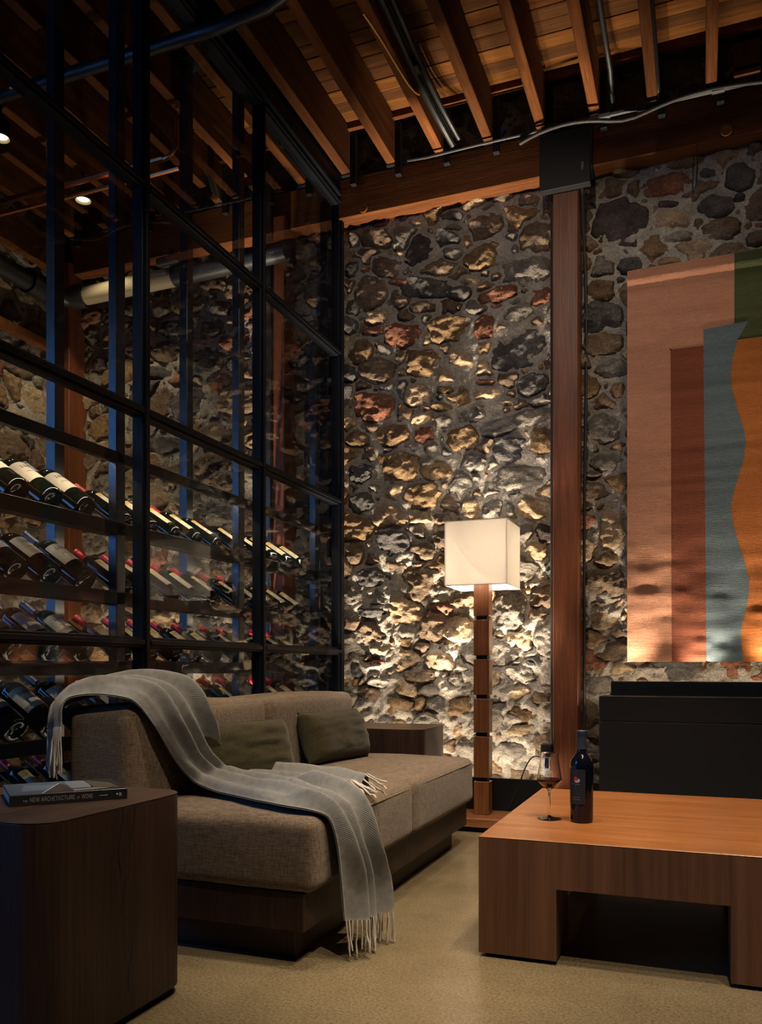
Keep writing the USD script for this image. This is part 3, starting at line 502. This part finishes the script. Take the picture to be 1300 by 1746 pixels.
ORD = ['first', 'second', 'third', 'fourth', 'fifth']
for si, zz in enumerate(SHELF):
    for bi, bay in enumerate(BAYS):
        for k, yy in enumerate(bay):
            if si == 4 and yy > 2.75: continue
            kind = 'magnum' if bi == 0 and si < 4 else 'red'
            if si == 0 and kind == 'red' and (bi, k) not in ((1, 0), (1, 3), (2, 2)): kind = 'dark'
            if si == 1 and bi == 2 and k > 2: kind = 'dark'
            what = {'magnum': 'big wine bottle with cream 1881 label', 'red': 'red capped wine bottle, pale label', 'dark': 'dark capped wine bottle, pale label'}[kind]
            where = '%s in %s bay, %s shelf' % (ORD[k], ['left', 'middle', 'right'][bi], SH_NAMES[si])
            lay_bottle(kind, yy + rng.normal(0, .004), zz, rng.normal(-.12, .10), what + ', ' + where)

# ------------------------------------------------------------------ wine room ceiling fittings
for i, (yy, lab) in enumerate(((4.08, 'lit round downlight hanging near the far end of the wine room'), (3.44, 'lit round downlight at the left edge of the wine room ceiling'))):
    d = thing('downlight', lab, 'downlight', 'downlights in the wine room', loc=(-3.5, yy, 3.70))
    obj('housing', lathe([(0, .09), (.045, .09), (.05, .08), (.05, .005), (.046, 0), (.042, .004), (.042, .02)], 24), BLACK, d, 40)
    obj('trim_ring', lathe([(.042, .012), (.048, -.001), (.046, -.004), (.036, .010)], 24), PALEPIPE, d, True)
    obj('lens', lathe([(0, .008), (.036, .009), (.036, .012), (0, .012)], 20), DOWN, d)
    obj('stem', tube([(0, 0, .08), (0, 0, .2), (0, 0, .43)], .008), BLACK, d)
    spot('downlight_beam' + ('_001' if i else ''), (-3.5, yy, 3.685), (-3.75 if i == 0 else -4.1, yy + .55, 2.2), 50, 38, (1., .80, .52), .03)
for k, (zz, r_, lab) in enumerate(((3.62, .017, 'upper copper pipe crossing the wine room ceiling'), (3.545, .012, 'lower copper pipe crossing the wine room ceiling'))):
    obj('copper_pipe', cat_([tube(curve([(-4.25, 3.8, zz), (-3.2, 3.8, zz), (-2.72 + .1 * k, 3.8, zz + .005)], 12), r_), tube([(-3.62 + .1 * k, 3.8, zz), (-3.56 + .1 * k, 3.8, zz)], r_ * 1.35)] + ([tube(curve([(-2.72, 3.8, zz), (-2.68, 3.8, zz + .01), (-2.65, 3.8, zz + .04), (-2.64, 3.8, zz + .12), (-2.64, 3.8, zz + .20)], 20), .013)] if k == 0 else [])), COPPER, smooth=40, label=lab, cat='pipe')
sp = thing('sprinkler_pipe', 'thick dark pipe along the wine room walls with pale end section', 'pipe')
obj('pipe_run', tube(curve([(-4.05, 2.2, 3.36), (-4.05, 3.6, 3.36), (-4.05, 4.3, 3.36), (-4.02, 4.46, 3.36), (-3.9, 4.52, 3.36)], 30), .062, 14), DARKPIPE, sp, 40)
obj('pale_section', tube([(-3.9, 4.52, 3.36), (-3.5, 4.52, 3.365), (-3.15, 4.52, 3.37)], .06, 14), PALEPIPE, sp, 40)
obj('pipe_run', tube([(-3.15, 4.52, 3.37), (-2.8, 4.52, 3.38), (-2.35, 4.52, 3.40)], .062, 14), DARKPIPE, sp, 40)
for a, b, r_ in (((-4.05, 4.2, 3.36), (-4.05, 4.34, 3.36), .08), ((-3.95, 4.51, 3.36), (-3.85, 4.52, 3.36), .078)): obj('coupling', tube([a, b], r_, 14), DARKPIPE, sp, 40)
obj('valve', cat_([tube([(-3.2, 4.42, 3.42), (-3.05, 4.42, 3.43)], .03, 10), tube([(-3.12, 4.44, 3.42), (-3.12, 4.44, 3.50)], .02, 10)]), BLACK, sp, 40)
obj('wall_ledger', cbox(LEFT_X + .02, LEFT_X + .10, 1.7, 4.66, 3.62, 3.80, .004), BEAM, label='timber ledger along the top of the left stone wall', cat='ledger')
obj('wall_batten', cbox(LEFT_X + .03, LEFT_X + .09, 1.7, 4.66, 3.06, 3.12, .003), BEAM, label='thin timber batten across the left stone wall', cat='batten')

# ------------------------------------------------------------------ tapestry
tp = thing('tapestry', 'large woven wall hanging in pink, brown, blue, orange and green blocks', 'tapestry')
TY, T0, T1, TZ0, TZ1 = 4.70, -.376, 1.55, .90, 3.013
wave = [(.226, 2.655), (.173, 2.564), (.150, 2.47), (.139, 2.386), (.150, 2.29), (.173, 2.20), (.200, 2.11), (.212, 2.044), (.205, 1.96), (.184, 1.88), (.158, 1.79), (.142, 1.716), (.150, 1.62), (.173, 1.532), (.205, 1.42), (.228, 1.317), (.226, 1.24), (.212, 1.167), (.192, 1.08), (.187, 1.031), (.201, .90)]
blue = Polygon([(.009, 2.639)] + wave + [(.023, .90)]); brown = Polygon([(-.154, 2.556), (.009, 2.556), (.023, .90), (-.148, .90)])
full = sbox(T0, TZ0, T1, TZ1)
orange = Polygon([(.173, 2.564)] + wave[1:] + [(T1, .90), (T1, 2.57)]).difference(blue); green = sbox(.158, 2.566, T1, TZ1).difference(blue)
pink = full.difference(shapely.union_all([blue, brown, orange, green]))
def hang(poly, lab, mat, proud):
    poly = max(poly.geoms, key=lambda g: g.area) if hasattr(poly, 'geoms') else poly
    P, T = fill(poly, .018, rng); q = np.c_[P, np.zeros(len(P))]
    low = np.clip((1.75 - P[:, 1]) / .85, 0, 1) ** 1.3
    d = .006 + proud + low * (.016 * (meshkit.noise(q * (7, 16, 1), 4) - .5) + .010 * (meshkit.noise(q * (11, 27, 1), 8) - .5)) + .0012 * (meshkit.noise(q * (2, 30, 1), 2) - .5) + .008 * (meshkit.noise(q * (3, 3, 1), 6) - .5)
    d += .010 * np.exp(-((P[:, 1] - 2.96) / .02) ** 2) - .004 * np.exp(-((P[:, 1] - 2.925) / .012) ** 2)
    n = len(P); F = np.c_[P[:, 0], TY - d, P[:, 1]]; Bk = np.c_[P[:, 0], np.full(n, TY + .006), P[:, 1]]
    e = np.sort(np.vstack([T[:, [0, 1]], T[:, [1, 2]], T[:, [2, 0]]]), 1); u, c = np.unique(e, axis=0, return_counts=True); bd = u[c == 1]
    side = np.vstack([np.c_[bd[:, 0], bd[:, 1], bd[:, 1] + n], np.c_[bd[:, 0], bd[:, 1] + n, bd[:, 0] + n]])
    obj(lab, tm(np.vstack([F, Bk]), np.vstack([T, T[:, ::-1] + n, side])), mat, tp, 45)
hang(pink, 'pink_field', TAP['pink'], 0); hang(brown, 'brown_panel', TAP['brown'], .0005); hang(blue, 'blue_panel', TAP['blue'], .001)
hang(orange, 'orange_panel', TAP['orange'], .0005); hang(green, 'green_panel', TAP['green'], 0)
obj('hanging_bar', box(T0 + .02, T1, TY + .008, TY + .035, 2.95, 3.0), BEAM, tp)

# ------------------------------------------------------------------ black cabinet under the tapestry
cb = thing('black_cabinet', 'long matte black cabinet under the tapestry', 'cabinet')
obj('body', cbox(-.486, 2.4, 4.35, 4.56, .60, .725, .002), CABINET, cb)
obj('lower_front', cbox(-.486, 2.4, 4.352, 4.56, 0, .597, .002), CABINET, cb)
obj('back_ledge', cbox(-.446, 2.4, 4.54, 4.60, .60, .797, .002), CABINET, cb)

# ------------------------------------------------------------------ floor lamp
lp = thing('floor_lamp', 'floor lamp with stacked wood block stem and square cream shade', 'floor lamp', loc=(-1.11, 4.44, 0), rz=0)
obj('base', cbox(-.17, .20, -.16, .14, .028, .075, .003), BASEWOOD, lp); obj('base_foot', box(-.14, .17, -.13, .12, 0, .03), BLACK, lp)
zs = [.075, .262, .505, .709, .922, 1.135, 1.36]
for a, b in zip(zs[:-1], zs[1:]):
    obj('stem_block', cbox(-.042, .042, -.042, .042, a + (.012 if a > .1 else 0), b - .008, .003), LAMPWOOD, lp)
obj('stem_core', box(-.030, .030, -.030, .030, .08, 1.36), BLACK, lp)
h = .168; t = .003
sh = lambda a, b: [box(-a, a, -a - 0, -a + t, 0, b)]
obj('shade', cat_([box(-h, h, -h, -h + t, 1.305, 1.645), box(-h, h, h - t, h, 1.305, 1.645), box(-h, -h + t, -h + t, h - t, 1.305, 1.645), box(h - t, h, -h + t, h - t, 1.305, 1.645)]), SHADE, lp)
for z in (1.305, 1.645): obj('shade_rim', tube([(-h, -h, z), (h, -h, z), (h, h, z), (-h, h, z), (-h, -h + .002, z)], .0025, 6), WHITE, lp)
obj('shade_spider', tube([(-h, 0, 1.62), (h, 0, 1.62)], .003, 6), WHITE, lp)
obj('bulb', lathe([(0, 1.40), (.012, 1.40), (.016, 1.43), (.030, 1.465), (.032, 1.49), (.024, 1.515), (0, 1.525)], 20), BULB, lp, True)

# ------------------------------------------------------------------ side tables
def side_table(lab, x0, x1, y0, y1, z):
    s = thing('side_table', lab, 'side table', 'rounded oak block side tables')
    obj('block', rprism(x0, x1, y0, y1, .022, z - .003, .075, 10), OAK, s, 40); obj('table_top', rprism(x0, x1, y0, y1, z - .003, z, .075, 10, .001), OAK_TOP, s, 40)
    obj('foot', rprism(x0 + .02, x1 - .02, y0 + .02, y1 - .02, 0, .022, .06), BLACK, s)
    return s
nt = side_table('dark oak block side table in front, with a book on it', -1.83, -1.304, 1.40, 1.935, .535)
crack = []
for (yy, z0, z1, w) in ((1.655, .36, .532, .004), (1.70, .44, .53, .003), (1.665, .27, .37, .0025), (1.69, .08, .2, .002)):
    zz = np.linspace(z0, z1, 8); cv = np.c_[np.full(8, -1.304), yy + .006 * np.sin(zz * 40) + (zz - z1) * .06, zz]; crack.append(tube(cv, np.r_[.0004, np.full(6, w * .5), w * .35], 6))
obj('grain_crack', cat_(crack), plain('crack_dark', (.004, .003, .003), .9), nt)
side_table('dark oak block side table behind the far end of the sofa', -1.88, -1.36, 4.13, 4.585, .545)

# ------------------------------------------------------------------ book
ang = math.radians(49.4)
bk = thing('book', 'hardback book lying on the near side table', 'book', loc=(-1.55, 1.55, .535), rz=ang)
L, Wd, tk = .277, .215, .027
dk = plain('book_cover', (.018, .019, .024), .3); pg = plain('book_pages', (.42, .36, .28), .9)
obj('pages', box(.003, L - .003, .004, Wd - .003, .003, tk - .003), pg, bk)
cv = obj('cover', cat_([cbox(0, L, 0, Wd, 0, .003, .001), cbox(0, L, 0, Wd, tk - .003, tk, .001), cbox(0, L, 0, .004, .001, tk - .001, .001)]), dk, bk)
def flat(poly, z, d=.0003): m = trimesh.creation.extrude_polygon(poly, d); m.apply_translation((0, 0, z)); return m
for nm, pts, c in (('cover_sky', [(.002, .004), (.125, .004), (.16, .16), (.16, .212), (.002, .212)], (.075, .105, .16)), ('cover_cloud', [(.03, .05), (.10, .07), (.13, .15), (.05, .17)], (.13, .17, .23)), ('cover_gable', [(.075, .004), (.150, .004), (.150, .10), (.135, .175)], (.045, .033, .030)),
                    ('cover_wall', [(.150, .06), (.205, .06), (.200, .20), (.150, .20)], (.18, .21, .24)), ('cover_plants', [(.200, .05), (.262, .03), (.255, .13), (.205, .205)], (.085, .075, .055)), ('cover_path', [(.15, .012), (.24, .03), (.225, .05), (.15, .045)], (.22, .21, .19))):
    obj(nm, flat(Polygon(pts).buffer(0), tk + .0001 * (2 if nm != 'cover_sky' else 1)), plain('print_' + nm, c, .3), cv)
obj('cover_ridge', cat_([flat(Polygon([(.0735, .004), (.0765, .004), (.1365, .175), (.1335, .175)]), tk + .0004)]), plain('print_white', (.5, .52, .55), .4), cv)
def spine(text, h_, x, z, bold=False, mat=None):
    m = meshkit.text_mesh(text, h_, .0004, bold); v = m.vertices.copy(); return tm(np.c_[x + v[:, 0] * .70, -.0004 - v[:, 2] + .0002, z + v[:, 1]], m.faces[:, ::-1]), x + v[:, 0].max() * .70
SP = plain('spine_lettering', (.33, .32, .32), .5)
m1, x1 = spine('THE', .006, .030, .0085); m2, x2 = spine('NEW ARCHITECTURE', .0105, x1 + .004, .0085); m3, x3 = spine('OF', .006, x2 + .004, .0085); m4, x4 = spine('WINE', .0105, x3 + .004, .0085)
obj('spine_lettering', cat_([m1, m2, m3, m4]), SP, cv, label='spine lettering THE NEW ARCHITECTURE OF WINE')
obj('spine_mark', cat_([box(.256, .262, -.0007, 0, .009, .017), box(.208, .228, -.0006, 0, .0120, .0140)] + [tube([(.250, -.0003, .013), (.2525, -.0003, .013)], .003, 4)]), SP, cv)

# ------------------------------------------------------------------ sofa
so = thing('sofa', 'low armless brown tweed sofa on a dark wood base', 'sofa')
obj('plinth', cbox(-1.86, -1.135, 2.24, 3.92, 0, .12, .003), OAK, so); obj('base_box', cbox(-1.93, -1.075, 2.18, 3.97, .10, .215, .003), OAK, so)
for a, b in ((2.165, 3.068), (3.072, 3.98)):
    obj('seat_cushion', soft(-1.70, -1.04, a, b, .213, .432, .035, (.006, .004, .018), 22, 1, .008), TWEED, so, True)
    obj('welt', tube(curve([(-1.045, a + .03, .405), (-1.038, (a + b) / 2, .408), (-1.045, b - .03, .405)], 20), .004, 6), TWEED, so, True)
for a, b in ((2.17, 3.068), (3.075, 3.98)):
    obj('back_cushion', soft(-1.935, -1.675, a, b, .213, .742, .045, (.012, .004, .014), 22, 2, .010), TWEED, so, True)

def pillow(lab, c, e1, lean, L, H, T, seed):
    n = 30; u = np.linspace(-1, 1, n); U, V = np.meshgrid(u, u, indexing='ij')
    ed = (1 - np.abs(U) ** 5.) * (1 - np.abs(V) ** 3.); th = T / 2 * np.clip(ed, 0, 1) ** .55
    bow = 1 - .05 * (1 - V ** 2) * (np.abs(U) ** 6); bw2 = 1 - .05 * (1 - U ** 2) * np.abs(V) ** 6
    X, Z = U * L / 2 * bow, V * H / 2 * bw2
    wr = meshkit.fbm(np.stack([U * 2.2, V * 5, np.zeros_like(U)], -1).reshape(-1, 3) + seed * 7, 4, seed).reshape(n, n) - .5
    e1 = np.array([*e1, 0.]); e1 /= np.linalg.norm(e1); nrm = np.array([e1[1], -e1[0], 0]); up = np.array([0, 0, math.cos(lean)]) - nrm * math.sin(lean); no = nrm * math.cos(lean) + np.array([0, 0, math.sin(lean)])
    front = np.array(c) + X[..., None] * e1 + Z[..., None] * up; f = front + (th + wr * .022 * ed)[..., None] * no; b = front - (th * .9)[..., None] * no
    q = np.arange(n * n).reshape(n, n); Q = np.stack([q[:-1, :-1], q[1:, :-1], q[1:, 1:], q[:-1, 1:]], -1).reshape(-1, 4); F = np.vstack([Q[:, [0, 1, 2]], Q[:, [0, 2, 3]]])
    m = tm(np.vstack([f.reshape(-1, 3), b.reshape(-1, 3)]), np.vstack([F, F[:, ::-1] + n * n])); m.merge_vertices(digits_vertex=5)
    p = thing('lumbar_pillow', lab, 'pillow', 'olive pillows on the sofa'); obj('pillow_case', m, OLIVE, p, True)
    obj('pillow_seam', tube(np.vstack([front[:, -1], front[::-1, 0][:1]])[:n], .003, 6), OLIVE, p, True)
pillow('olive lumbar pillow nearer to the throw', (-1.57, 2.665, .560), (.35, .937), .30, .47, .235, .15, 1)
pillow('olive lumbar pillow at the far end of the sofa', (-1.57, 3.495, .558), (.2, .98), .30, .46, .235, .15, 2)

# ------------------------------------------------------------------ throw
th_ = thing('throw_blanket', 'grey woven throw with fringe draped over sofa back and seat', 'throw blanket')
def ribbon(st, nu, nv, folds, amp, seed, thick=.005):
    from scipy.interpolate import PchipInterpolator
    A = np.array(st, float); L, R, N = A[:, 0], A[:, 1], A[:, 2]; mid = (L + R) / 2
    d = np.r_[0, np.cumsum(np.linalg.norm(np.diff(mid, axis=0), axis=1))]; s = np.linspace(0, d[-1], nu)
    l, r_, n_ = (PchipInterpolator(d, X)(s) for X in (L, R, N)); n_ /= np.linalg.norm(n_, axis=1, keepdims=True)
    v = np.linspace(0, 1, nv); P = l[:, None] * (1 - v)[None, :, None] + r_[:, None] * v[None, :, None]
    ph = (meshkit.fbm(np.c_[s * 2.2, np.zeros(nu), np.zeros(nu)], 2, seed) - .5) * 2.2
    f = np.zeros((nu, nv))
    for k, a in folds: f += a * (.5 + .5 * np.cos(2 * math.pi * (k * v[None, :] + ph[:, None] * (.4 + .2 * k)) + k))
    env = np.minimum(1, np.minimum(v, 1 - v) * 9)[None, :]
    f = f * amp * env * (.25 + .75 * np.clip(s / (.16 * s[-1]), 0, 1))[:, None] + (meshkit.fbm(np.stack([np.repeat(s[:, None], nv, 1) * 6, np.repeat(v[None, :], nu, 0) * 4, np.zeros((nu, nv))], -1).reshape(-1, 3), 3, seed + 3).reshape(nu, nv) - .5) * .014 * env
    top = P + (f + thick)[..., None] * n_[:, None]; bot = P + f[..., None] * n_[:, None]
    q = np.arange(nu * nv).reshape(nu, nv); Q = np.stack([q[:-1, :-1], q[1:, :-1], q[1:, 1:], q[:-1, 1:]], -1).reshape(-1, 4)
    F = np.vstack([Q[:, [0, 1, 2]], Q[:, [0, 2, 3]]]); rim = np.r_[q[:, 0], q[-1, 1:], q[::-1, -1][1:], q[0, ::-1][1:-1]]; o = nu * nv
    S = [(a, b, b + o) for a, b in zip(rim, np.roll(rim, -1))] + [(a, b + o, a + o) for a, b in zip(rim, np.roll(rim, -1))]
    W = np.linalg.norm(R - L, axis=1).mean(); uv = np.stack([np.repeat(s[:, None], nv, 1), np.repeat(v[None, :] * W, nu, 0)], -1).reshape(-1, 2)
    return tm(np.vstack([top.reshape(-1, 3), bot.reshape(-1, 3)]), np.vstack([F, F[:, ::-1] + o, S])), top, np.vstack([uv, uv])
st = [((-1.915, 2.135, .68), (-1.99, 2.185, .66), (-.5, -.8, .1)), ((-1.915, 2.135, .73), (-1.985, 2.21, .73), (-.6, -.6, .3)), ((-1.90, 2.145, .768), (-1.965, 2.38, .772), (-.5, -.1, .8)), ((-1.80, 2.155, .782), (-1.80, 2.46, .785), (0, 0, 1)),
      ((-1.69, 2.18, .768), (-1.68, 2.47, .772), (.5, 0, .85)), ((-1.640, 2.24, .68), (-1.635, 2.50, .70), (1, 0, .1)), ((-1.625, 2.32, .57), (-1.615, 2.54, .59), (1, 0, .2)), ((-1.575, 2.375, .485), (-1.58, 2.60, .49), (.7, -.1, .7)),
      ((-1.44, 2.33, .462), (-1.46, 2.58, .462), (0, 0, 1)), ((-1.25, 2.24, .460), (-1.28, 2.53, .460), (0, 0, 1)), ((-1.12, 2.205, .455), (-1.12, 2.48, .455), (.1, 0, 1)), ((-1.03, 2.235, .43), (-1.03, 2.47, .43), (.7, 0, .7)),
      ((-1.002, 2.25, .33), (-1.0, 2.475, .33), (1, 0, 0)), ((-.995, 2.265, .2), (-.99, 2.50, .2), (1, 0, 0)), ((-.99, 2.27, .12), (-.985, 2.51, .095), (1, 0, 0))]
m, top, uv1 = ribbon(st, 150, 60, [(3, 1.), (5, .4), (2, .8)], .034, 5); obj('throw_cloth', m, WOOL, th_, True, uv=uv1)
st2 = [((-1.58, 2.53, .475), (-1.58, 2.70, .475), (0, 0, 1)), ((-1.42, 2.60, .47), (-1.42, 2.79, .472), (0, 0, 1)), ((-1.22, 2.55, .468), (-1.20, 2.75, .470), (0, 0, 1)), ((-1.10, 2.50, .462), (-1.06, 2.66, .462), (.2, 0, 1))]
m2_, top2, uv2 = ribbon(st2, 60, 30, [(2, 1.), (3, .5)], .030, 9); obj('throw_tail', m2_, WOOL, th_, True, uv=uv2)
def fringe(edge, d, length, n, seed, floor=.006):
    r = np.random.default_rng(seed); out = []
    for i in range(n):
        f = (i + .5) / n * (len(edge) - 1); a = int(f); p = edge[a] + (edge[min(a + 1, len(edge) - 1)] - edge[a]) * (f - a)
        Lf = length * r.uniform(.8, 1.1); k = np.linspace(0, 1, 6); w = np.cumsum(r.normal(0, .0035, (6, 3)), 0) * k[:, None]
        q = p + np.array(d)[None] * (k * Lf)[:, None] + w; q[:, 2] = np.maximum(q[:, 2], floor)
        out.append(tube(q, np.r_[.0032, .0028, .0026, .0028, .0036, .002], 5))
    return cat_(out)
obj('fringe', fringe(top[0], (-.05, 0, -1), .15, 30, 1), FRINGE, th_, True, kind='stuff')
obj('fringe', fringe(top[-1], (.02, 0, -1), .105, 30, 2), FRINGE, th_, True, kind='stuff')
obj('fringe', fringe(top2[-1], (.75, -.25, -.35), .10, 18, 3), FRINGE, th_, True, kind='stuff')

# ------------------------------------------------------------------ coffee table with glass and bottle
ct = thing('coffee_table', 'big low square wood coffee table with blocky legs', 'coffee table')
X0, X1, Y0, Y1, ZT = -.628, .306, 2.458, 3.53, .362
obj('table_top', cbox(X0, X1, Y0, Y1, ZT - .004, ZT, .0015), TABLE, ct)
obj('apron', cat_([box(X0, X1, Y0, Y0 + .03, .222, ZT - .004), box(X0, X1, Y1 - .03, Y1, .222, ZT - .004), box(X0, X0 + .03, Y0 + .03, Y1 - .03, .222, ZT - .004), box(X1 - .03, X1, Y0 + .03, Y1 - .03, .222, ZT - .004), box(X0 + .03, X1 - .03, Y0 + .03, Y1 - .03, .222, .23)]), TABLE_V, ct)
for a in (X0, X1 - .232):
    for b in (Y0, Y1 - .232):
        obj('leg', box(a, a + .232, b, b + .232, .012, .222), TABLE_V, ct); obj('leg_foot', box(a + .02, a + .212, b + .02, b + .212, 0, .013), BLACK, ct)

wg = thing('wine_glass', 'stemmed wine glass with a little red wine on the coffee table', 'wine glass', loc=(-.477, 2.82, ZT))
out_ = [(0, 0), (.038, 0), (.0405, .0012), (.036, .0035), (.012, .0065), (.0045, .012), (.0034, .03), (.0034, .075), (.0045, .092), (.010, .100), (.026, .112), (.0385, .124), (.0415, .132), (.039, .15), (.033, .185), (.0275, .222)]
inn = [(.0268, .222), (.0322, .185), (.0382, .15), (.0407, .132), (.0376, .1248), (.0255, .1135), (.010, .1025), (0, .1)]
obj('crystal', lathe(out_ + inn, 48), CRYSTAL, wg, 40)
obj('wine', lathe([(0, .1005), (.0098, .1030), (.0252, .1140), (.0373, .1253), (.0404, .1322), (.0400, .1345), (0, .1345)], 48), WINE, wg, 40)
wb = thing('table_wine_bottle', 'dark wine bottle with navy label standing on the coffee table', 'wine bottle', loc=(-.369, 2.807, ZT), rz=.02)
r = .0375
obj('glass_body', lathe([(0, .01), (.02, .008), (.030, 0), (.035, .002), (.0365, .01), (r, .185), (.0365, .197), (.032, .209), (.024, .219), (.0175, .228), (.0148, .240), (.0142, .288), (.0158, .289), (.0158, .298), (.0135, .300), (0, .300)], 48), NAVY, wb, 40)
obj('capsule', lathe([(.0160, .240), (.0150, .246), (.0150, .286), (.0166, .288), (.0166, .299), (.014, .3012), (0, .3012)], 32), CAPBLUE, wb, 40)
def curved(polys, dr, a0):
    out = []
    for pl in polys:
        P, T = fill(pl, .003, rng); th = a0 + P[:, 0] / r; R = r + dr; out.append(tm(np.c_[R * np.cos(th), R * np.sin(th), P[:, 1]], T))
    return cat_(out)
A0 = math.radians(-112)
lbl = obj('label', curved([sbox(-.034, .062, .030, .176)], .0006, A0), plain('label_navy', (.010, .013, .022), .45), wb, True)
ell = lambda x, y, a, b: shapely.affinity.scale(shapely.Point(x, y).buffer(1), a, b)
obj('label_emblem', curved([ell(-.002, .145, .0065, .0065)], .0009, A0), plain('emblem_red', (.45, .012, .03), .5), lbl, True)
obj('label_emblem', curved([ell(.003, .140, .010, .0075).difference(ell(-.003, .145, .0105, .0065))], .0010, A0), plain('emblem_white', (.35, .35, .33), .5), lbl, True)
obj('label_line', curved([sbox(-.018, .1265, .014, .1285), sbox(-.012, .0835, .012, .0850), sbox(-.016, .0765, .016, .0780)], .0009, A0), plain('label_silver', (.12, .12, .14), .5), lbl, True)
